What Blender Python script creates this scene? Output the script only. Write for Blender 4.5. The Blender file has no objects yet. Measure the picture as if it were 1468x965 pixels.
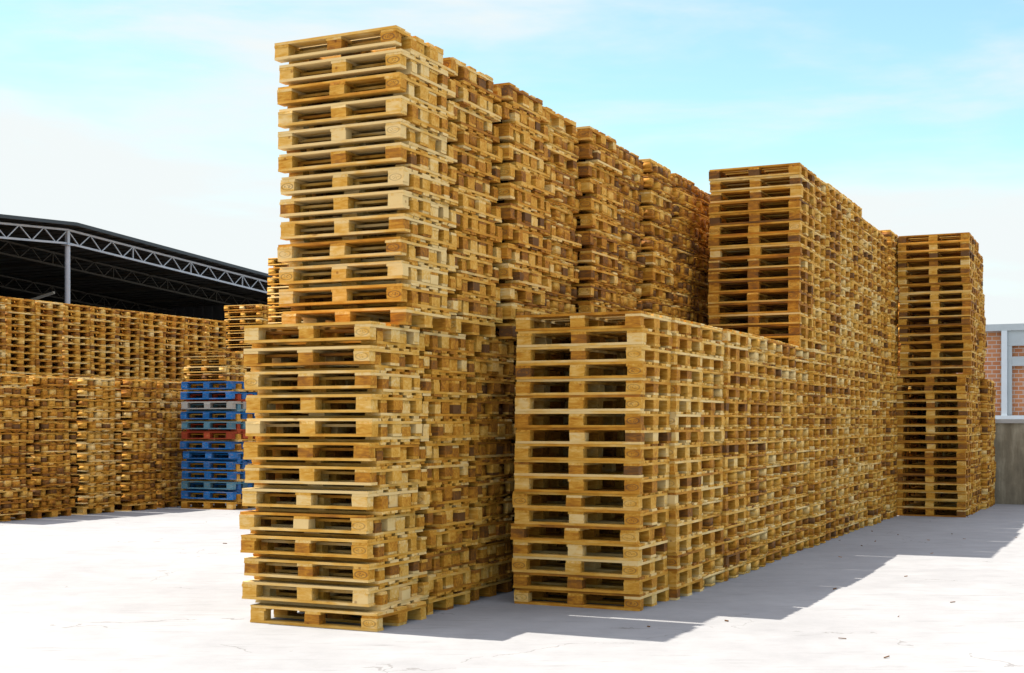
import bpy, math, random
import numpy as np
from mathutils import Matrix, Vector

SC = bpy.context.scene
COL = SC.collection
R = math.radians

# ---------------------------------------------------------------- camera
cam_d = bpy.data.cameras.new('camera')
cam = bpy.data.objects.new('camera', cam_d)
COL.objects.link(cam)
cam.location = (0, 0, 1.63)
cam.rotation_euler = (R(90), 0, 0)
cam_d.sensor_width = 36
cam_d.lens = 36 * 1928 / 1468
cam_d.shift_y = (606 - 482.5) / 1468
cam_d.clip_end = 3000
cam_d.clip_start = 0.05
SC.camera = cam

# ---------------------------------------------------------------- light
SUN_EL = R(65)
SUN_H = (-0.917, 0.399)
SC.view_settings.view_transform = 'Standard'
SC.view_settings.look = 'None'
SC.view_settings.gamma = 1
SC.view_settings.exposure = 1.45
SC.view_settings.use_curve_mapping = False
SC.cycles.max_bounces = 8
SC.cycles.diffuse_bounces = 1
SC.cycles.use_denoising = True

world = bpy.data.worlds.new('World')
SC.world = world
world.use_nodes = True
nt = world.node_tree
nt.nodes.clear()
N = nt.nodes.new
L = nt.links.new
out = N('ShaderNodeOutputWorld')
bg = N('ShaderNodeBackground')
bg.inputs['Strength'].default_value = 0.092
sky = N('ShaderNodeTexSky')
sky.sky_type = 'NISHITA'
sky.sun_disc = False
sky.sun_elevation = SUN_EL
sky.sun_rotation = math.atan2(SUN_H[0], SUN_H[1]) % (2 * math.pi)
sky.air_density = 1.0
sky.dust_density = 0.6
sky.ozone_density = 1.0
tc = N('ShaderNodeTexCoord')
mp = N('ShaderNodeMapping')
mp.inputs['Rotation'].default_value = (0, R(12), 0)
mp.inputs['Scale'].default_value = (1.9, 1.9, 9.0)
cn = N('ShaderNodeTexNoise')
cn.inputs['Scale'].default_value = 1.7
cn.inputs['Detail'].default_value = 7
cn.inputs['Roughness'].default_value = 0.56
cn.inputs['Distortion'].default_value = 0.25
L(tc.outputs['Generated'], mp.inputs['Vector'])
L(mp.outputs['Vector'], cn.inputs['Vector'])
sep = N('ShaderNodeSeparateXYZ')
L(tc.outputs['Generated'], sep.inputs[0])
cr = N('ShaderNodeMapRange')
cr.interpolation_type = 'SMOOTHSTEP'
cr.inputs['From Min'].default_value = 0.36
cr.inputs['From Max'].default_value = 0.70
# low sky is covered by thin bright cloud, higher up it opens to blue, more so away from the sun
hz = N('ShaderNodeMapRange')
hz.interpolation_type = 'SMOOTHSTEP'
hz.inputs['From Min'].default_value = 0.02
hz.inputs['From Max'].default_value = 0.26
hz.inputs['To Min'].default_value = 0.34
hz.inputs['To Max'].default_value = -0.03
L(sep.outputs['Z'], hz.inputs['Value'])
sx = N('ShaderNodeMath'); sx.operation = 'MULTIPLY_ADD'
sx.inputs[1].default_value = -0.22
L(sep.outputs['X'], sx.inputs[0]); L(hz.outputs[0], sx.inputs[2])
ad = N('ShaderNodeMath'); ad.operation = 'ADD'
L(cn.outputs['Fac'], ad.inputs[0]); L(sx.outputs[0], ad.inputs[1])
L(ad.outputs[0], cr.inputs['Value'])
tint = N('ShaderNodeMix'); tint.data_type = 'RGBA'; tint.blend_type = 'MULTIPLY'
tint.inputs['Factor'].default_value = 1.0
tint.inputs['B'].default_value = (0.88, 1.02, 0.82, 1)
L(sky.outputs[0], tint.inputs['A'])
mx = N('ShaderNodeMix'); mx.data_type = 'RGBA'
mx.inputs['B'].default_value = (3.58, 3.80, 3.82, 1)
L(cr.outputs[0], mx.inputs['Factor'])
L(tint.outputs['Result'], mx.inputs['A'])
# bright cloud added overhead, out of view, to fill the shadowed ground with light
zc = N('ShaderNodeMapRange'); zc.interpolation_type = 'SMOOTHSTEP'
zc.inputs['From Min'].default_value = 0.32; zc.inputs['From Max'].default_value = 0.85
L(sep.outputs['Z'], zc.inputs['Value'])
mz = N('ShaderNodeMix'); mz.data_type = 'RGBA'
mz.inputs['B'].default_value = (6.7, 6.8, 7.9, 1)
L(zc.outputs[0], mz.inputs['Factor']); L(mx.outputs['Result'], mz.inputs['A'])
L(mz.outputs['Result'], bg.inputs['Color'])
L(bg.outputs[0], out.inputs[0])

sun_d = bpy.data.lights.new('sun', 'SUN')
sun_d.energy = 3.5
sun_d.angle = R(0.5)
sun_d.color = (1.0, 0.95, 0.87)
sun = bpy.data.objects.new('sun', sun_d)
COL.objects.link(sun)
sd = Vector((SUN_H[0] * math.cos(SUN_EL), SUN_H[1] * math.cos(SUN_EL), math.sin(SUN_EL)))
sun.rotation_euler = sd.to_track_quat('Z', 'Y').to_euler()
sun.location = (-20, 10, 30)

# ---------------------------------------------------------------- yard frame: x = a (along the fronts), y = b (along the rows)
TH = R(-25)
CT, ST = math.cos(TH), math.sin(TH)
def W(a, b, z=0.0):
    return Vector((a * CT - b * ST, a * ST + b * CT, z))

# ================================================================ PALLET PLACEMENTS
# every pallet of the yard: (row, tier, stack, layer, upside_down, a, b, z, rz, tone, variant)
PL = []
PH = 0.144
def put(row, tier, stack, layer, inv, a, b, z, tone, rnd, wob=1.0, paint=None):
    PL.append(dict(row=row, tier=tier, stack=stack, layer=layer, inv=inv,
                   a=a + rnd.gauss(0, .007) * wob, b=b + rnd.gauss(0, .007) * wob, z=z,
                   rz=rnd.gauss(0, .35) * wob, tone=tone + .095 + rnd.gauss(0, .08),
                   var=rnd.randrange(6), paint=paint))

def nested(row, tier, stack, aR, b0, z0, n, tone=.42, offs=None, pitch=.190, off=.16, paints=None, drift=.010):
    """pairs of pallets, one upside down inside the feet of the next; aR = right face, b0 = near face"""
    rnd = random.Random(f'{row}{tier}{stack}n')
    da = db = 0
    for i in range(n):
        da = da * .8 + rnd.gauss(0, drift); db = db * .8 + rnd.gauss(0, drift * .8)
        o = offs[i] if offs else da
        z = z0 + i * pitch
        if i:
            put(row, tier, stack, i, True, aR - .6 + o * .6 + rnd.gauss(0, .014), b0 + .4 + off + db + rnd.gauss(0, .012),
                z - .044 - (pitch - .188), tone + .03, rnd, 1.0, paints[i] if paints else None)
        put(row, tier, stack, i, False, aR - .6 + o, b0 + .4 + db, z, tone, rnd, 1.2, paints[i] if paints else None)
    return z0 + (n - 1) * pitch + PH

def plain(row, tier, stack, aR, b0, z0, n, tone=.42, offs=None, pitch=.1442, drift=.004, rot=False):
    rnd = random.Random(f'{row}{tier}{stack}p')
    da = db = 0
    for i in range(n):
        da = da * .85 + rnd.gauss(0, drift); db = db * .85 + rnd.gauss(0, drift)
        o = offs[i] if offs else da
        put(row, tier, stack, i, False, aR - .6 + o, b0 + .4 + db, z0 + i * pitch, tone, rnd, .8)
    return z0 + (n - 1) * pitch + PH

rs = random.Random(5)
# --- interlocked row (its near end is the tall tower)
LO = [.050, -.018, -.021, -.027, -.045, -.024, -.006, 0, .018, .018, 0, -.006, 0]
UP = [.020, -.010, 0, -.002, 0, .004, .006, .006, .002, .004, .002, .003, -.032]
topL = .144 + 12 * .190 + .001
for s in range(10):
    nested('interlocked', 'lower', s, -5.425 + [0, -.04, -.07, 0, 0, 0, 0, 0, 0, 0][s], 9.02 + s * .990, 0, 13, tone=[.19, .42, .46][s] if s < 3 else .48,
           offs=LO if s == 0 else None, off=.155)
aoff = [0, -.05, .02, -.10, .02, -.06, 0, .03, -.04, 0]
for s in range(10):
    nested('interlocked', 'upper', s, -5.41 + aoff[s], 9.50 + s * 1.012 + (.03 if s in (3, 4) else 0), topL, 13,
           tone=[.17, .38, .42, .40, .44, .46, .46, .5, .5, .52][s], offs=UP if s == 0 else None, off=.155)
# --- evenly stacked row
topR = 0
for s in range(16):
    topR = plain('even', 'lower', s, -3.868 + rs.gauss(0, .022), 10.99 + s * .819, 0, 18, tone=.36 + rs.gauss(0, .05),
                 offs=[-.02, -.02, -.02, -.022, -.03, -.025, -.028, -.02, -.02, -.01, 0, 0, 0, 0, .003, .003, .006, .006] if s == 0 else None)
for s in range(9):
    plain('even', 'upper', s, -3.885 + rs.gauss(0, .015), 17.03 + s * .824, topR + .001, [16, 16, 16, 16, 16, 15, 15, 15, 16][s], pitch=.1465,
          tone=.34 + rs.gauss(0, .05))
# --- far stacks by the concrete wall
topF = 0
for s in range(5):
    topF = plain('far', 'lower', s, -2.69 + (.10 if s > 2 else 0) + rs.gauss(0, .015), 24.23 + s * .817, 0, 17, tone=.42, drift=.007)
for s in range(3):
    plain('far', 'upper', s, -2.64 + rs.gauss(0, .02), 24.28 + s * .83, topF + .001, 17 if s < 2 else 16, tone=.42, drift=.012)
for s in range(4):
    t_ = plain('rear', 'lower', s, -3.98 + rs.gauss(0, .02), 26.0 + s * .817, 0, 17, tone=.62, drift=.007)  # wood tone darkened here to put the gap's shade into the colour
    plain('rear', 'upper', s, -3.98 + rs.gauss(0, .02), 26.0 + s * .817, t_ + .001, 16, tone=.62, drift=.007)
# --- row across the open yard
for s in range(6):
    nested('across', 'lower', s, -16.95 + rs.gauss(0, .06), 16.23 + s * 1.055, 0, 13, tone=[.45, .46, .50, .22, .44, .5][s] if s != 3 else .44,
           pitch=.191, off=.155)
for d in PL:
    if d['row'] == 'across' and d['stack'] == 2:
        d['tone'] -= .28
# --- plain row in front of the shed
for s in range(-1, 9):
    plain('shed', 'lower', s, -21.99, 21.96 - .4 + s * .85, 0, 30, tone=.38, drift=.008)
# --- coloured stack
CP = ['wood', 'blue', 'teal', 'blue', 'blue', 'blue', 'blue', 'red', 'teal', 'blue', 'grey', 'blue', 'blue']
CPB = ['wood', 'wood', 'blue', 'wood', 'wood', 'blue', 'wood', 'wood', 'red', 'wood', 'teal', 'red', 'wood']
rnd0 = random.Random(77)
for i in range(13):
    z = i * .1885
    if i:
        put('painted', 'lower', 0, i, True, -15.93 + rnd0.gauss(0, .01), 20.54 + .4 + .155, z - .0445, .35, rnd0, 1, CPB[i])
    put('painted', 'lower', 0, i, False, -15.93 + rnd0.gauss(0, .012), 20.54 + .4, z, .35, rnd0, 1, CP[i])
# --- stacks behind the coloured stack
nested('behind', 'lower', 0, -14.3, 21.85, 0, 13, tone=.34)
nested('behind', 'upper', 0, -14.3, 21.85, topL, 13, tone=.30)
nested('behind', 'lower', 1, -20.05, 26.5, 0, 18, tone=.40)
nested('behind', 'lower', 2, -21.6, 30.2, 0, 13, tone=.34)
nested('behind', 'upper', 2, -21.6, 30.2, topL, 13, tone=.34)

# ---------------------------------------------------------------- geometry of one pallet (six slightly different ones)
# part = (name, material key, centre, list of boxes (8x3 arrays around the centre))
def box8(cx, cy, cz, sx, sy, sz, rnd=None, j=.0012, bow=0.0):
    v = []
    for dz in (-.5, .5):
        for dx, dy in ((-.5, -.5), (.5, -.5), (.5, .5), (-.5, .5)):
            v.append([cx + dx * sx, cy + dy * sy, cz + dz * sz])
    v = np.array(v)
    if rnd:
        v[:, 0] += [rnd.uniform(-1, 1) * j * 1.5 for _ in range(8)]
        v[:, 1] += [rnd.uniform(-1, 1) * j for _ in range(8)]
    return v
QF = np.array([[0, 3, 2, 1], [4, 5, 6, 7], [0, 1, 5, 4], [1, 2, 6, 5], [2, 3, 7, 6], [3, 0, 4, 7]])

def pallet_parts(seed):
    rnd = random.Random(900 + seed)
    P = []
    deck = []
    for cy, w in ((-.3275, .145), (-.19, .10), (0, .145), (.19, .10), (.3275, .145)):
        deck.append(box8(rnd.uniform(-.004, .004), cy + rnd.uniform(-.004, .004), 0, 1.2 + rnd.uniform(-.022, .004), w + rnd.uniform(-.012, .004), .0215, rnd, .003))
    P.append(('deck', 'board_x', (0, 0, .133), deck))
    for cx in (-.5275, 0, .5275):
        P.append(('crossbar', 'board_y', (cx, 0, .111), [box8(rnd.uniform(-.003, .003), rnd.uniform(-.004, .004), 0, .145, .795, .0218, rnd)]))
    for cy, w in ((-.35, .10), (0, .145), (.35, .10)):
        for cx in (-.5275, 0, .5275):
            corner = abs(cx) > .1 and abs(cy) > .1
            P.append(('block', 'stamped' if corner and cy < 0 and rnd.random() < .62 else 'block', (cx, cy, .061),
                      [box8(rnd.uniform(-.006, .006), rnd.uniform(-.003, .003), 0, .145 + rnd.uniform(-.012, .001), w + rnd.uniform(-.006, 0), .0778, rnd, .0018)]))
        P.append(('skid_board', 'board_x', (0, cy, .011), [box8(rnd.uniform(-.004, .004), 0, 0, 1.2 + rnd.uniform(-.01, .003), w - .002, .0218, rnd)]))
    return P
PARTS = [pallet_parts(k) for k in range(6)]

# the pallets that show largest (the rest of the yard's pallets form one mass)
SELECT = [0,1,2,3,4,5,6,7,8,9,10,11,12,13,14,15,16,17,18,19,20,21,22,23,24,25,26,27,28,29,30,31,32,33,34,35,36,37,38,39,40,41,42,43,44,45,46,47,48,49,50,51,52,53,54,55,56,58,60,62,63,64,65,66,68,70,71,72,73,74,250,251,252,253,254,255,256,257,258,259,260,261,262,263,264,265,266,267,268,269,270,271,272,273,274,275,276,277,278,279,280,281,282,283,284,285,286,288,289,290,291,292,294,295,296,297,298,299,300,302,304,305,306,307,308,309,310,311,312,313,314,315,316,317,318,319,320,321,322,323,324,332,336,342,345,349,354,356,358,360,362,364,366,367,368,370,371,372,374,408,410,412,416,420,500,501,502,503,504,505,506,507,508,509,510,511,512,513,514,515,516,517,518,519,520,521,522,523,524,525,526,527,528,529,530,531,532,533,534,535,538,539,542,543,546,547,548,551,552,555,558,559,562,563,566,567,568,569,570,571,788,789,790,791,792,793,794,795,796,797,798,799,800,801,802,803,929,930,931,932,933,934,935,936,937,938,939,940,941,942,943,944,945,1014,1015,1016,1017,1018,1019,1020,1021,1022,1023,1024,1025,1026,1027,1028,1029,1030,1221,1246,1271,1646,1647,1648,1649,1650,1651,1652,1653,1654,1655,1656,1657,1658,1659,1660,1661,1662,1663,1664,1665,1666,1667,1668,1669,1670,1753,1755]
# ================================================================ BUILD

# ---------------------------------------------------------------- materials
def new_mat(name):
    m = bpy.data.materials.new(name)
    m.use_nodes = True
    n = m.node_tree
    n.nodes.clear()
    o = n.nodes.new('ShaderNodeOutputMaterial')
    p = n.nodes.new('ShaderNodeBsdfPrincipled')
    n.links.new(p.outputs[0], o.inputs[0])
    return m, n, p

def ramp(n, stops):
    c = n.nodes.new('ShaderNodeValToRGB')
    e = c.color_ramp.elements
    e[0].position, e[0].color = stops[0][0], (*stops[0][1], 1)
    e[1].position, e[1].color = stops[-1][0], (*stops[-1][1], 1)
    for p, col in stops[1:-1]:
        x = e.new(p); x.color = (*col, 1)
    return c

def mth(n, op, a, b=None, c=None, clamp=False):
    x = n.nodes.new('ShaderNodeMath'); x.operation = op; x.use_clamp = clamp
    for i, v in enumerate((a, b, c)):
        if v is None: continue
        if isinstance(v, (int, float)): x.inputs[i].default_value = v
        else: n.links.new(v, x.inputs[i])
    return x.outputs[0]

def mixc(n, f, a, b, mode='MIX'):
    x = n.nodes.new('ShaderNodeMix'); x.data_type = 'RGBA'; x.blend_type = mode
    for k, v in (('Factor', f), ('A', a), ('B', b)):
        if isinstance(v, (int, float)): x.inputs[k].default_value = v
        elif isinstance(v, tuple): x.inputs[k].default_value = (*v, 1)
        else: n.links.new(v, x.inputs[k])
    return x.outputs['Result']

def noise(n, vec, scale, detail=4, rough=.55, dist=0):
    x = n.nodes.new('ShaderNodeTexNoise')
    x.inputs['Scale'].default_value = scale
    x.inputs['Detail'].default_value = detail
    x.inputs['Roughness'].default_value = rough
    x.inputs['Distortion'].default_value = dist
    if vec is not None: n.links.new(vec, x.inputs['Vector'])
    return x.outputs['Fac']

WOOD = [(0.0, (.74, .51, .21)), (.18, (.69, .40, .095)), (.38, (.60, .295, .036)), (.56, (.47, .188, .013)), (.76, (.29, .105, .010)), (1.0, (.13, .055, .014))]

def wood_mat(name, scl, spread=.40, stamp=False, paint=None, base=-.07):
    m, n, p = new_mat(name)
    geo = n.nodes.new('ShaderNodeNewGeometry')
    oi = n.nodes.new('ShaderNodeObjectInfo')
    t = n.nodes.new('ShaderNodeTexCoord')
    at = n.nodes.new('ShaderNodeAttribute'); at.attribute_type = 'GEOMETRY'; at.attribute_name = 'tone'
    ao = n.nodes.new('ShaderNodeAttribute'); ao.attribute_type = 'OBJECT'; ao.attribute_name = 'tone'
    key = mth(n, 'MULTIPLY_ADD', geo.outputs['Random Per Island'], 71.3, mth(n, 'MULTIPLY', oi.outputs['Random'], 913.7))
    wn = n.nodes.new('ShaderNodeTexWhiteNoise'); wn.noise_dimensions = '1D'
    n.links.new(key, wn.inputs['W'])
    r = wn.outputs['Value']
    # own patch of grain for every piece
    off = n.nodes.new('ShaderNodeVectorMath'); off.operation = 'SCALE'; off.inputs['Scale'].default_value = 37.0
    n.links.new(wn.outputs['Color'], off.inputs[0])
    vadd = n.nodes.new('ShaderNodeVectorMath'); vadd.operation = 'ADD'
    n.links.new(t.outputs['Object'], vadd.inputs[0]); n.links.new(off.outputs[0], vadd.inputs[1])
    mpn = n.nodes.new('ShaderNodeMapping'); mpn.inputs['Scale'].default_value = scl
    n.links.new(vadd.outputs[0], mpn.inputs['Vector'])
    grain = noise(n, mpn.outputs[0], 1.0, 6, .62, .6)
    blotch = noise(n, vadd.outputs[0], 4.5, 4, .6)
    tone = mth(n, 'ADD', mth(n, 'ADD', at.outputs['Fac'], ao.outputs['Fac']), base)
    # now and then a fresh or an old piece
    odd = mth(n, 'MULTIPLY', mth(n, 'SUBTRACT', r, .5), spread)
    cube = mth(n, 'POWER', mth(n, 'ABSOLUTE', mth(n, 'MULTIPLY', mth(n, 'SUBTRACT', r, .5), 2.0)), 3.0)
    odd2 = mth(n, 'MULTIPLY', mth(n, 'MULTIPLY', cube, mth(n, 'SIGN', mth(n, 'SUBTRACT', r, .5))), spread * .55)
    tt = mth(n, 'ADD', mth(n, 'ADD', tone, odd), odd2)
    tt = mth(n, 'ADD', tt, mth(n, 'MULTIPLY', mth(n, 'SUBTRACT', blotch, .5), .75))
    tt = mth(n, 'ADD', tt, mth(n, 'MULTIPLY', mth(n, 'SUBTRACT', grain, .5), .95), None, True)
    c = ramp(n, WOOD); n.links.new(tt, c.inputs[0])
    col = c.outputs[0]
    # weathered grey film on some pieces
    sepc = n.nodes.new('ShaderNodeSeparateColor'); n.links.new(wn.outputs['Color'], sepc.inputs[0])
    g = mth(n, 'MULTIPLY', mth(n, 'SUBTRACT', sepc.outputs[1],   .82, None, True), 2.2, None, True)
    col = mixc(n, g, col, mixc(n, 1.0, col, (.92, .96, 1.08), 'MULTIPLY'))
    if paint:
        pr = ramp(n, [(0, paint), (1, tuple(x * .6 for x in paint))])
        n.links.new(r, pr.inputs[0])
        w = noise(n, mpn.outputs[0], 1.7, 5, .7)
        mr = n.nodes.new('ShaderNodeMapRange'); mr.inputs['From Min'].default_value = .52; mr.inputs['From Max'].default_value = .68
        mr.inputs['To Max'].default_value = .5
        n.links.new(w, mr.inputs['Value'])
        col = mixc(n, mr.outputs[0], pr.outputs[0], col)
    # knots
    vor = n.nodes.new('ShaderNodeTexVoronoi'); vor.inputs['Scale'].default_value = 5.5
    mk = n.nodes.new('ShaderNodeMapping'); mk.inputs['Scale'].default_value = tuple(.6 if s < 5 else 1.3 for s in scl)
    n.links.new(vadd.outputs[0], mk.inputs['Vector']); n.links.new(mk.outputs[0], vor.inputs['Vector'])
    kn = n.nodes.new('ShaderNodeMapRange'); kn.inputs['From Min'].default_value = .05; kn.inputs['From Max'].default_value = .12
    kn.inputs['To Min'].default_value = .75; kn.inputs['To Max'].default_value = 0
    n.links.new(vor.outputs['Distance'], kn.inputs['Value'])
    col = mixc(n, kn.outputs[0], col, mixc(n, 1.0, col, (.42, .30, .24), 'MULTIPLY'))
    if stamp:
        # branded oval on the long-side face of the corner blocks
        s = n.nodes.new('ShaderNodeSeparateXYZ'); n.links.new(t.outputs['Object'], s.inputs[0])
        q = mth(n, 'SQRT', mth(n, 'ADD', mth(n, 'POWER', mth(n, 'DIVIDE', s.outputs[0], .055), 2.0), mth(n, 'POWER', mth(n, 'DIVIDE', s.outputs[2], .026), 2.0)))
        ring = mth(n, 'LESS_THAN', mth(n, 'ABSOLUTE', mth(n, 'SUBTRACT', q, 1.0)), .13)
        ins = mth(n, 'MULTIPLY', mth(n, 'LESS_THAN', q, .62), mth(n, 'GREATER_THAN', noise(n, vadd.outputs[0], 90, 1), .54))
        on = mth(n, 'MULTIPLY', mth(n, 'MAXIMUM', ring, ins), mth(n, 'GREATER_THAN', sepc.outputs[2], .25))
        fac = mth(n, 'MULTIPLY', on, mth(n, 'MULTIPLY_ADD', sepc.outputs[0], .40, .25))
        col = mixc(n, fac, col, (.10, .05, .025))
    n.links.new(col, p.inputs['Base Color'])
    p.inputs['Roughness'].default_value = .78
    p.inputs['Specular IOR Level'].default_value = .25
    b = n.nodes.new('ShaderNodeBump'); b.inputs['Strength'].default_value = .35; b.inputs['Distance'].default_value = .004
    n.links.new(grain, b.inputs['Height']); n.links.new(b.outputs[0], p.inputs['Normal'])
    return m

SX, SY, SB = (2.2, 34, 34), (34, 2.2, 34), (9, 40, 40)
MW = {'board_x': wood_mat('pine_board_lengthwise', SX), 'board_y': wood_mat('pine_board_crosswise', SY),
      'block': wood_mat('pine_block', SB, .46, False, None, .06), 'stamped': wood_mat('pine_block_with_branded_oval', SB, .40, True, None, .03)}
PAINTS = {'blue': (.006, .145, .42), 'teal': (.08, .22, .30), 'red': (.42, .055, .02), 'grey': (.42, .40, .36)}
MP = {}
for k, c in PAINTS.items():
    MP[k] = {'board_x': wood_mat(k + '_painted_board_lengthwise', SX, .5, False, c), 'board_y': wood_mat(k + '_painted_board_crosswise', SY, .5, False, c)}
    MP[k]['block'] = MP[k]['stamped'] = wood_mat(k + '_painted_block', SB, .5, False, c)

def simple_mat(name, col, rough=.6, metal=0.0, var=.15, scale=3.0, streak=None):
    m, n, p = new_mat(name)
    t = n.nodes.new('ShaderNodeTexCoord')
    v = t.outputs['Object']
    if streak:
        mpn = n.nodes.new('ShaderNodeMapping'); mpn.inputs['Scale'].default_value = streak
        n.links.new(v, mpn.inputs['Vector']); v = mpn.outputs[0]
    f = noise(n, v, scale, 6, .6)
    c = ramp(n, [(.25, tuple(x * (1 - var) for x in col)), (.75, tuple(min(1, x * (1 + var)) for x in col))])
    n.links.new(f, c.inputs[0]); n.links.new(c.outputs[0], p.inputs['Base Color'])
    p.inputs['Roughness'].default_value = rough
    p.inputs['Metallic'].default_value = metal
    return m

def concrete_ground():
    m, n, p = new_mat('yard_concrete')
    t = n.nodes.new('ShaderNodeTexCoord'); v = t.outputs['Object']
    big = noise(n, v, .35, 5, .6)
    mid = noise(n, v, 2.6, 6, .65)
    fine = noise(n, v, 38, 5, .7)
    c = ramp(n, [(.3, (.228, .224, .22)), (.7, (.283, .278, .272))])
    n.links.new(mth(n, 'MULTIPLY_ADD', mth(n, 'SUBTRACT', mid, .5), .8, big), c.inputs[0])
    col = c.outputs[0]
    col = mixc(n, mth(n, 'MULTIPLY', mth(n, 'SUBTRACT', fine, .5), 1.2, None, True), col, (.30, .29, .28))
    # scuffs drawn out along the driving direction
    mpn = n.nodes.new('ShaderNodeMapping'); mpn.inputs['Scale'].default_value = (.9, 7, 1); mpn.inputs['Rotation'].default_value = (0, 0, R(18))
    n.links.new(v, mpn.inputs['Vector'])
    sc = noise(n, mpn.outputs[0], 1.5, 8, .72, .8)
    mr = n.nodes.new('ShaderNodeMapRange'); mr.inputs['From Min'].default_value = .56; mr.inputs['From Max'].default_value = .72; mr.inputs['To Max'].default_value = .8
    n.links.new(sc, mr.inputs['Value'])
    col = mixc(n, mr.outputs[0], col, (.17, .165, .16))
    ck = n.nodes.new('ShaderNodeTexVoronoi'); ck.feature = 'DISTANCE_TO_EDGE'; ck.inputs['Scale'].default_value = .33
    wv = n.nodes.new('ShaderNodeVectorMath'); wv.operation = 'MULTIPLY_ADD'
    wn2 = n.nodes.new('ShaderNodeTexNoise'); wn2.inputs['Scale'].default_value = 1.7; wn2.inputs['Detail'].default_value = 6; n.links.new(v, wn2.inputs['Vector'])
    n.links.new(wn2.outputs['Color'], wv.inputs[0]); wv.inputs[1].default_value = (1.1, 1.1, 0); n.links.new(v, wv.inputs[2])
    n.links.new(wv.outputs[0], ck.inputs['Vector'])
    line = mth(n, 'LESS_THAN', ck.outputs['Distance'], .0022)
    brk = mth(n, 'GREATER_THAN', noise(n, v, .8, 3), .54)
    col = mixc(n, mth(n, 'MULTIPLY', mth(n, 'MULTIPLY', line, brk), .55), col, (.12, .11, .10))
    # small dark specks and chips
    vo = n.nodes.new('ShaderNodeTexVoronoi'); vo.inputs['Scale'].default_value = 1.3; vo.inputs['Randomness'].default_value = 1
    dst = n.nodes.new('ShaderNodeVectorMath'); dst.operation = 'MULTIPLY_ADD'
    nzc = n.nodes.new('ShaderNodeTexNoise'); nzc.inputs['Scale'].default_value = 9; n.links.new(v, nzc.inputs['Vector'])
    n.links.new(nzc.outputs['Color'], dst.inputs[0]); dst.inputs[1].default_value = (.10, .10, .0); n.links.new(v, dst.inputs[2])
    n.links.new(dst.outputs[0], vo.inputs['Vector'])
    sp = mth(n, 'LESS_THAN', vo.outputs['Distance'], .022)
    col = mixc(n, mth(n, 'MULTIPLY', sp, .65), col, (.11, .09, .07))
    n.links.new(col, p.inputs['Base Color'])
    p.inputs['Roughness'].default_value = .85
    p.inputs['Specular IOR Level'].default_value = .25
    b = n.nodes.new('ShaderNodeBump'); b.inputs['Strength'].default_value = .25; b.inputs['Distance'].default_value = .01
    n.links.new(mid, b.inputs['Height']); n.links.new(b.outputs[0], p.inputs['Normal'])
    return m

def brick_mat():
    m, n, p = new_mat('red_hollow_brick')
    t = n.nodes.new('ShaderNodeTexCoord')
    mpn = n.nodes.new('ShaderNodeMapping'); mpn.inputs['Rotation'].default_value = (R(90), 0, 0)
    n.links.new(t.outputs['Object'], mpn.inputs['Vector'])
    b = n.nodes.new('ShaderNodeTexBrick')
    b.inputs['Scale'].default_value = 1.0
    b.inputs['Brick Width'].default_value = .20
    b.inputs['Row Height'].default_value = .10
    b.inputs['Mortar Size'].default_value = .010
    b.inputs['Color1'].default_value = (.42, .13, .035, 1)
    b.inputs['Color2'].default_value = (.50, .19, .06, 1)
    b.inputs['Mortar'].default_value = (.50, .44, .40, 1)
    n.links.new(mpn.outputs[0], b.inputs['Vector'])
    f = noise(n, t.outputs['Object'], 5, 5, .6)
    col = mixc(n, mth(n, 'MULTIPLY', f, .45), b.outputs['Color'], (.46, .27, .18))
    n.links.new(col, p.inputs['Base Color']); p.inputs['Roughness'].default_value = .9
    return m

def block_wall_mat():
    m, n, p = new_mat('weathered_render')
    t = n.nodes.new('ShaderNodeTexCoord')
    a = noise(n, t.outputs['Object'], 1.1, 7, .65)
    mpn = n.nodes.new('ShaderNodeMapping'); mpn.inputs['Scale'].default_value = (3, 3, .5)
    n.links.new(t.outputs['Object'], mpn.inputs['Vector'])
    s = noise(n, mpn.outputs[0], 1.6, 6, .7)
    c = ramp(n, [(.3, (.15, .12, .08)), (.55, (.25, .205, .135)), (.75, (.38, .325, .23))])
    n.links.new(mth(n, 'MULTIPLY_ADD', mth(n, 'SUBTRACT', s, .5), 1.1, a), c.inputs[0])
    n.links.new(c.outputs[0], p.inputs['Base Color']); p.inputs['Roughness'].default_value = .92
    return m

def corrugated(name, col, along):
    m, n, p = new_mat(name)
    t = n.nodes.new('ShaderNodeTexCoord')
    f = noise(n, t.outputs['Object'], 1.4, 5, .6)
    c = ramp(n, [(.3, tuple(x * .75 for x in col)), (.7, tuple(x * 1.2 for x in col))])
    n.links.new(f, c.inputs[0]); n.links.new(c.outputs[0], p.inputs['Base Color'])
    p.inputs['Roughness'].default_value = .55; p.inputs['Metallic'].default_value = .2
    return m

M_GROUND = concrete_ground()
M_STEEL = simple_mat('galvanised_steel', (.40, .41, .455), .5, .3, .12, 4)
M_STEEL_IN = simple_mat('shade_darkened_steel', (.04, .036, .027), .6, .3, .2, 4)  # truss steel with the shed's inner shade put into its colour
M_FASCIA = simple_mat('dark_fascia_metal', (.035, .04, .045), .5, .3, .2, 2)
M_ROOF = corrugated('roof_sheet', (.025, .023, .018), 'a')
M_SHEET = corrugated('dark_wall_sheet', (.05, .053, .056), 'b')
M_BRICK = brick_mat()
M_WALL = block_wall_mat()
M_COPING = simple_mat('pale_coping', (.42, .40, .37), .85, 0, .15, 3)
M_FRAME = simple_mat('blue_grey_frame_paint', (.42, .47, .49), .5, .1, .10, 2)
M_POST = simple_mat('pale_post_paint', (.60, .66, .70), .45, .1, .06, 2)
M_TUBE = simple_mat('pale_tube', (.62, .62, .58), .4, 0, .05, 2)

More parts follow.
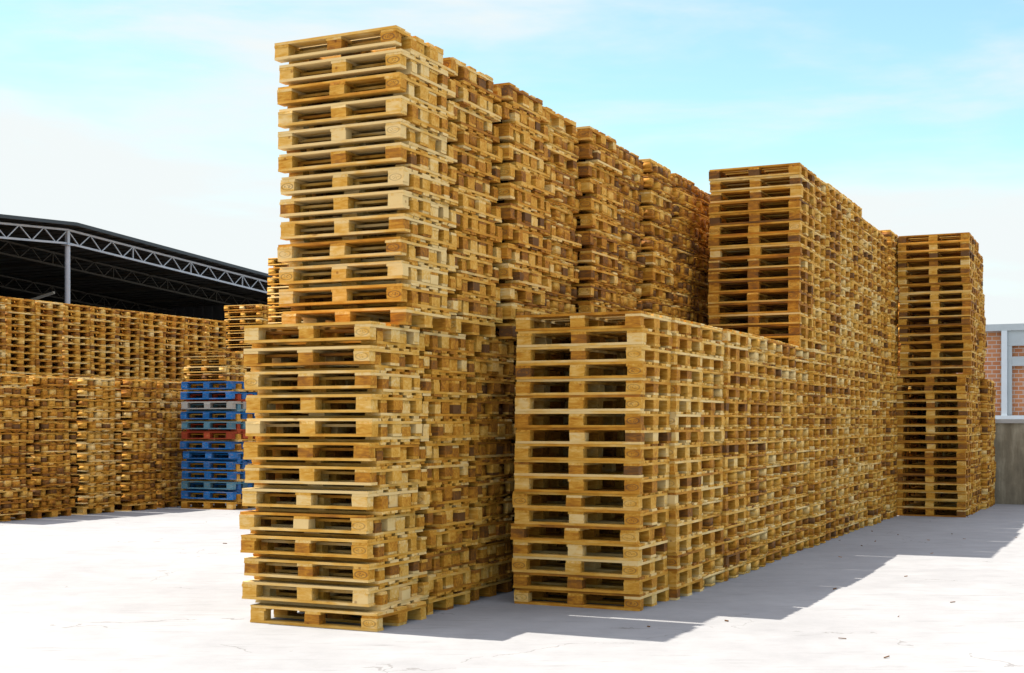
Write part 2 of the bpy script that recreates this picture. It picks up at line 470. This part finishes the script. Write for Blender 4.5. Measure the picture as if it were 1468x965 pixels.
# ---------------------------------------------------------------- mesh helpers
def mesh_from(name, verts, faces, mats, mat_idx=None):
    me = bpy.data.meshes.new(name)
    me.from_pydata([tuple(v) for v in verts], [], [tuple(f) for f in faces])
    for m in mats: me.materials.append(m)
    if mat_idx is not None:
        me.polygons.foreach_set('material_index', np.array(mat_idx, dtype=np.int32))
    me.update()
    return me

class MB:
    def __init__(s): s.v = []; s.f = []
    def box8(s, v8):
        k = len(s.v); s.v += [tuple(p) for p in v8]
        s.f += [tuple(int(i) + k for i in q) for q in QF]
    def box(s, x0, x1, y0, y1, z0, z1):
        s.box8(box8((x0 + x1) / 2, (y0 + y1) / 2, (z0 + z1) / 2, x1 - x0, y1 - y0, z1 - z0))
    def bar(s, p, q, w, h=None):
        """square bar from p to q"""
        p, q = Vector(p), Vector(q); h = h or w
        d = (q - p).normalized()
        up = Vector((0, 0, 1)) if abs(d.z) < .95 else Vector((1, 0, 0))
        x = d.cross(up).normalized(); y = x.cross(d)
        k = len(s.v)
        for e in (p, q):
            for a, b in ((-1, -1), (1, -1), (1, 1), (-1, 1)):
                s.v.append(tuple(e + x * a * w / 2 + y * b * h / 2))
        s.f += [tuple(int(i) + k for i in f) for f in QF]
    def tube(s, p, q, r, n=12):
        p, q = Vector(p), Vector(q); d = (q - p).normalized()
        up = Vector((0, 0, 1)) if abs(d.z) < .95 else Vector((1, 0, 0))
        x = d.cross(up).normalized(); y = x.cross(d); k = len(s.v)
        for e in (p, q):
            for i in range(n):
                a = 2 * math.pi * i / n
                s.v.append(tuple(e + x * math.cos(a) * r + y * math.sin(a) * r))
        for i in range(n):
            s.f.append((k + i, k + (i + 1) % n, k + n + (i + 1) % n, k + n + i))
        s.f.append(tuple(k + i for i in reversed(range(n)))); s.f.append(tuple(k + n + i for i in range(n)))
    def build(s, name, mat, parent=None):
        me = mesh_from(name, s.v, s.f, [mat])
        o = bpy.data.objects.new(name, me); COL.objects.link(o)
        if parent: o.parent = parent
        return o

def empty(name, loc, rz=0.0):
    o = bpy.data.objects.new(name, None); COL.objects.link(o)
    o.empty_display_size = .2
    o.location = loc; o.rotation_euler = (0, 0, rz)
    return o
def tag(o, label=None, cat=None, group=None, kind=None):
    if label: o['label'] = label
    if cat: o['category'] = cat
    if group: o['group'] = group
    if kind: o['kind'] = kind
    return o

# ---------------------------------------------------------------- ground
g = MB()
g.v = [(-400, -150, 0), (400, -150, 0), (400, 900, 0), (-400, 900, 0)]; g.f = [(0, 1, 2, 3)]
tag(g.build('ground', M_GROUND), kind='structure')

# ---------------------------------------------------------------- open shed behind the yard (yard frame: facade along b at a = FA)
FA, RB, B0, B1 = -26.0, 27.6, 13.2, 42.0
PITCH = math.tan(R(3.3))
DEP = 15.0
def roof_z(b): return 6.93 - abs(b - RB) * PITCH
shed = empty('open_shed', W(FA, RB, 0), TH)
def S(a, b, z): return (a - FA, b - RB, z)
tag(shed, 'dark open-fronted steel shed with lattice trusses behind the pallet rows', 'shed')
# roof sheet: ribbed, ridge over the column
rb = MB()
for sgn in (-1, 1):
    be = B1 if sgn > 0 else B0
    n = 60
    for i in range(n):
        b_a = RB + (be - RB) * i / n; b_b = RB + (be - RB) * (i + 1) / n
        lo = [S(FA + .25, b_a, roof_z(b_a) - .03), S(FA + .25, b_b, roof_z(b_b) - .03), S(FA - DEP, b_b, roof_z(b_b) - .03), S(FA - DEP, b_a, roof_z(b_a) - .03)]
        h = .02 if i % 2 else 0
        k = len(rb.v)
        rb.v += [(x, y, z + h) for x, y, z in lo] + [(x, y, z + h + .04) for x, y, z in lo]
        q = [[0, 3, 2, 1], [4, 5, 6, 7], [0, 1, 5, 4], [1, 2, 6, 5], [2, 3, 7, 6], [3, 0, 4, 7]]
        rb.f += [tuple(j + k for j in f) for f in q]
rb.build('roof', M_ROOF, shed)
fs = MB()
for be in (B0, B1):
    fs.bar(S(FA + .30, RB, roof_z(RB) + .0), S(FA + .30, be, roof_z(be) + .0), .04, .09)
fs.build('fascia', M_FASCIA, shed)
def truss(a, mat, mod=.86, d=.36, w=.042):
    t = MB()
    top = lambda b: roof_z(b) - .14
    for be in (B0, B1):
        t.bar(S(a, RB, top(RB)), S(a, be, top(be)), w + .01)
        t.bar(S(a, RB, top(RB) - d), S(a, be, top(be) - d), w + .01)
        sgn = 1 if be > RB else -1
        n = int(abs(be - RB) / mod)
        for i in range(n):
            x0 = RB + sgn * i * mod; xm = x0 + sgn * mod * .5; x1 = x0 + sgn * mod
            t.bar(S(a, x0, top(x0)), S(a, xm, top(xm) - d), w * .62)
            t.bar(S(a, xm, top(xm) - d), S(a, x1, top(x1)), w * .62)
            if i % 3 == 0 and i:
                t.bar(S(a + .001, x0, top(x0)), S(a + .001, x0, top(x0) - d), w * .8)
    return t.build('truss', mat, shed)
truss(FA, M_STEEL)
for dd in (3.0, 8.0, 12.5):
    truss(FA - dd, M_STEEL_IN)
# purlins
pu = MB()
b = B0 + .6
while b < B1:
    pu.bar(S(FA - .2, b, roof_z(b) - .10), S(FA - DEP + .1, b, roof_z(b) - .10), .05, .09); b += 2.58
pu.build('purlins', M_STEEL_IN, shed)['kind'] = 'stuff'
def col_(a, b, mat, r=.072):
    c = MB(); c.tube(S(a, b, 0), S(a, b, roof_z(b) - .56), r, 14)
    c.box(a - FA - .11, a - FA + .11, b - RB - .11, b - RB + .11, roof_z(b) - .56, roof_z(b) - .54)
    c.bar(S(a, b, roof_z(b) - .54), S(a, b, roof_z(b) - .16), .09)
    return c.build('column', mat, shed)
col_(FA, RB, M_STEEL); col_(FA, B0 + .2, M_STEEL); col_(FA, B1 - .25, M_STEEL)
# walls of ribbed dark sheet
def ribbed(p0, p1, z1f, nrm, name):
    """vertical ribs between p0 and p1 in (a, b)"""
    t = MB(); Lg = math.dist(p0, p1); n = int(Lg / .22)
    for i in range(n):
        f0, f1 = i / n, (i + 1) / n
        o = .045 if i % 2 else 0
        q0 = (p0[0] + (p1[0] - p0[0]) * f0 + nrm[0] * o, p0[1] + (p1[1] - p0[1]) * f0 + nrm[1] * o)
        q1 = (p0[0] + (p1[0] - p0[0]) * f1 + nrm[0] * o, p0[1] + (p1[1] - p0[1]) * f1 + nrm[1] * o)
        r0 = (q0[0] - nrm[0] * .06, q0[1] - nrm[1] * .06); r1 = (q1[0] - nrm[0] * .06, q1[1] - nrm[1] * .06)
        k = len(t.v)
        for z in (0, 1):
            for (aa, bb) in (q0, q1, r1, r0):
                t.v.append(S(aa, bb, (z1f(bb) if z else 0)))
        t.f += [tuple(int(j) + k for j in f) for f in QF]
    return t.build(name, M_SHEET, shed)
ribbed((FA - DEP + .3, B0), (FA - DEP + .3, B1), lambda b: roof_z(b) + .0, (1, 0), 'rear_wall')
ribbed((FA - DEP + .1, B1 - .25), (FA - .15, B1 - .25), lambda b: roof_z(b) + .0, (0, -1), 'end_wall')
ribbed((FA - DEP + .2, B0 + .05), (FA - .15, B0 + .05), lambda b: roof_z(b) + .0, (0, 1), 'end_wall')
lt = MB(); lt.bar(S(-31.6, 31.75, 5.42), S(-30.45, 31.75, 5.66), .07)
lt.build('brace', M_TUBE, shed)

# ---------------------------------------------------------------- low wall and brick building behind the far stacks
yw = empty('yard_wall', W(3, 28.55, 0), TH)
tag(yw, 'low weathered grey-brown concrete wall at the yard edge below the brick building', 'wall')
w_ = MB(); w_.box(-6.2, 9, 0, .22, 0, 1.62); w_.build('wall_face', M_WALL, yw)
w_ = MB(); w_.box(-6.2, 9, -.04, .26, 1.62, 1.70); w_.build('coping', M_COPING, yw)
bb = empty('brick_building', W(3, 34.0, 0), TH)
tag(bb, 'red hollow-brick building with pale steel posts and blue-grey frames beyond the low wall', 'building')
ZT = 3.92
w_ = MB(); w_.box(-7.8, 9, .12, 6, 0, ZT - .10); w_.build('wall', M_BRICK, bb)
w_ = MB(); w_.box(-7.9, 9.1, -.02, 6.1, ZT - .10, ZT + .06); w_.build('roof', M_FRAME, bb)
PX = [1.29 - 3.6 * 2 + 1.8 * i for i in range(9)]
for x in PX:
    c = MB(); c.box(x - .065, x + .065, -.03, .10, 0, ZT - .103); c.build('post', M_POST, bb)
for i in range(len(PX) - 1):
    x0, x1 = PX[i] + .067, PX[i + 1] - .067
    fr = MB()
    fr.box(x0, x1, .02, .117, ZT - .46, ZT - .104)                # head panel
    fr.box(x0, x0 + .10, .024, .117, .30, ZT - .462); fr.box(x1 - .16, x1, .024, .117, .30, ZT - .462)
    zr = [2.98, 2.10][i % 2] if i % 2 == 0 else 2.22
    fr.box(x0 + .102, x1 - .162, .028, .117, zr, zr + .22)
    fr.build('panel_frame', M_FRAME, bb)
c = MB(); c.box(-7.8, 9, -.06, -.032, 1.66, 1.80); c.build('sill', M_POST, bb)

# splinters and chips lying on the concrete
rc = random.Random(11); ch = MB()
for k in range(34):
    if k < 20: a, b = rc.uniform(-3.8, -1.2), rc.uniform(9.5, 27)
    else: a, b = rc.uniform(-12, -1), rc.uniform(5.5, 20)
    if -6.9 < a < -3.85 and b > 8.9: continue
    th, ln, wd = rc.uniform(0, math.pi), rc.uniform(.015, .06), rc.uniform(.004, .012)
    p = W(a, b, .006); q = p + Vector((math.cos(th) * ln, math.sin(th) * ln, rc.uniform(0, .006)))
    ch.bar(p, q, wd, rc.uniform(.004, .01))
ch = ch.build('wood_splinters', MW['board_x']); tag(ch, kind='stuff'); ch['tone'] = .95

# ---------------------------------------------------------------- pallets
ORD = ['', 'lowest', 'second', 'third', 'fourth', 'fifth', 'sixth', 'seventh', 'eighth', 'ninth', 'tenth', 'eleventh', 'twelfth', 'thirteenth',
       'fourteenth', 'fifteenth', 'sixteenth', 'seventeenth', 'eighteenth']
SORD = ['nearest', 'second', 'third', 'fourth', 'fifth', 'sixth', 'seventh', 'eighth', 'ninth', 'tenth', 'eleventh', 'twelfth', 'thirteenth', 'fourteenth', 'fifteenth', 'sixteenth']
ROWP = {'rear': 'stacks beyond the evenly stacked row', 'interlocked': 'tall interlocked row', 'even': 'evenly stacked row', 'far': 'block beside the concrete wall',
        'across': 'row across the open yard', 'shed': 'plain row before the shed', 'behind': 'behind the blue ones'}
GRP = {'rear': 'pallets standing behind the evenly stacked row', 'interlocked': 'pallets of the tall interlocked row', 'even': 'pallets of the evenly stacked row',
       'far': 'pallets stacked beside the concrete wall', 'across': 'pallets of the row across the yard',
       'shed': 'pallets of the row before the shed', 'painted': 'painted pallets in the mixed colour stack', 'behind': 'pallets stacked behind the painted ones'}
COUNT = {}
for d in PL:
    if not d['inv']:
        k = (d['row'], d['tier'], d['stack']); COUNT[k] = COUNT.get(k, 0) + 1
two_tier = {(d['row'], d['stack']) for d in PL if d['tier'] == 'upper'}

def label_for(d):
    n = COUNT[(d['row'], d['tier'], d['stack'])]
    if d['row'] == 'painted':
        c = {'blue': 'blue', 'teal': 'faded teal-blue', 'red': 'red', 'grey': 'whitish grey', 'wood': 'bare wooden'}[d['paint']]
        o = ORD[d['layer'] + 1]
        if d['layer'] == n - 1: o = 'topmost'
        if d['inv']:
            return f'{c} upside-down pallet nested under the {o} upright one of the mixed blue stack'
        return f'{c} pallet, {o} {"upright one " if o not in ("lowest", "topmost") else ""}in the mixed blue stack'
    i = d['layer']
    if d['tier'] == 'upper' and i >= n // 2:
        j = n - i
        o = 'topmost' if j == 1 else ORD[j] + ' from top'
    elif i == n - 1 and (d['row'], d['stack']) not in two_tier:
        o = 'topmost'
    else:
        o = 'lowest' if i == 0 else ORD[i + 1] + ' from bottom'
    st = SORD[d['stack']] + ' stack'
    ty = f', {d["tier"]} tier' if (d['row'] in ('interlocked', 'even', 'far', 'behind')) else ''
    if d['inv']:
        return f'upside-down pallet nested under upright one {o}, {st}{ty}, {ROWP[d["row"]]}'
    if d['row'] in ('interlocked', 'across', 'behind'):
        return f'upright pallet, {o} of upright ones, {st}{ty}, {ROWP[d["row"]]}'
    return f'wooden pallet, {o}, {st}{ty}, {ROWP[d["row"]]}'

# part meshes, shared by every pallet of a variant and finish
MESHES = {}
def part_mesh(var, idx, paint):
    k = (var, idx, paint)
    if k not in MESHES:
        name, mk, c, boxes = PARTS[var][idx]
        mats = MW if paint in (None, 'wood') else MP[paint]
        v, f = [], []
        for b8 in boxes:
            f += [tuple(int(i) + len(v) for i in q) for q in QF]
            v += [tuple(p) for p in b8]
        MESHES[k] = mesh_from(name, v, f, [mats[mk]])
    return MESHES[k]

PROTO = {}
def build_pallet(var, paint):
    root = bpy.data.objects.new('pallet', None); COL.objects.link(root)
    root.empty_display_size = .1
    for i, (name, mk, c, boxes) in enumerate(PARTS[var]):
        o = bpy.data.objects.new(name, part_mesh(var, i, paint)); COL.objects.link(o)
        o.parent = root; o.location = c
    return root
def copy_pallet(src):
    root = src.copy(); COL.objects.link(root)
    for ch in KIDS[src.name]:
        c = ch.copy(); COL.objects.link(c); c.parent = root
        yield_kids.append(c)
    return root
KIDS, USED = {}, set()
sel = set(SELECT)
for i in sorted(sel):
    d = PL[i]
    paint = d['paint'] if d['paint'] not in (None, 'wood') else None
    k = (d['var'], paint)
    if k not in PROTO:
        root = build_pallet(*k); kids = list(root.children)
        PROTO[k] = (root, kids, [tuple(c.location) for c in kids])
    else:
        src, skids, _ = PROTO[k]
        root = src.copy(); COL.objects.link(root); kids = []
        for ch in skids:
            c = ch.copy(); COL.objects.link(c); c.parent = root; kids.append(c)
    p = W(d['a'], d['b'], d['z'])
    root.location = p; root.rotation_euler = (0, 0, TH + R(d['rz']))
    for c, l in zip(kids, PROTO[k][2]):
        if d['inv']:
            c.location = (l[0], -l[1], PH - l[2]); c.rotation_euler = (math.pi, 0, 0)
        else:
            c.location = l; c.rotation_euler = (0, 0, 0)
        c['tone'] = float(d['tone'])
    tag(root, label_for(d), 'pallet', GRP[d['row']])

# all the others: one mass
TV = []
for var in range(6):
    vs, ms = [], []
    for name, mk, c, boxes in PARTS[var]:
        for b8 in boxes:
            vs.append(b8 + np.array(c)); ms.append({'board_x': 0, 'board_y': 1}.get(mk, 2))
    TV.append((np.array(vs), np.array(ms)))
V, MI, TN = [], [], []
for i, d in enumerate(PL):
    if i in sel: continue
    vs, ms = TV[d['var']]
    v = vs.copy()
    if d['inv']:
        v[..., 1] *= -1; v[..., 2] = PH - v[..., 2]
    c, s = math.cos(R(d['rz'])), math.sin(R(d['rz']))
    x, y = v[..., 0] * c - v[..., 1] * s, v[..., 0] * s + v[..., 1] * c
    v[..., 0], v[..., 1] = x + d['a'], y + d['b']; v[..., 2] += d['z']
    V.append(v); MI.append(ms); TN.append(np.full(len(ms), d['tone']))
V = np.concatenate(V); MI = np.concatenate(MI); TN = np.concatenate(TN)
nb = len(V)
F = (np.arange(nb)[:, None, None] * 8 + QF[None]).reshape(-1, 4)
me = bpy.data.meshes.new('stacked_pallet_mass')
me.vertices.add(nb * 8); me.vertices.foreach_set('co', V.reshape(-1))
me.loops.add(nb * 24); me.loops.foreach_set('vertex_index', F.reshape(-1).astype(np.int32))
me.polygons.add(nb * 6); me.polygons.foreach_set('loop_start', (np.arange(nb * 6) * 4).astype(np.int32))
for m in ('board_x', 'board_y', 'block'): me.materials.append(MW[m])
me.polygons.foreach_set('material_index', np.repeat(MI, 6).astype(np.int32))
at_ = me.attributes.new('tone', 'FLOAT', 'FACE'); at_.data.foreach_set('value', np.repeat(TN, 6).astype(np.float32))
me.update(calc_edges=True); me.validate()
mass = bpy.data.objects.new('pallet_mass', me); COL.objects.link(mass)
mass.rotation_euler = (0, 0, TH)
tag(mass, 'hundreds of further wooden pallets filling the stacks beyond the nearer ones', 'pallets', kind='stuff')
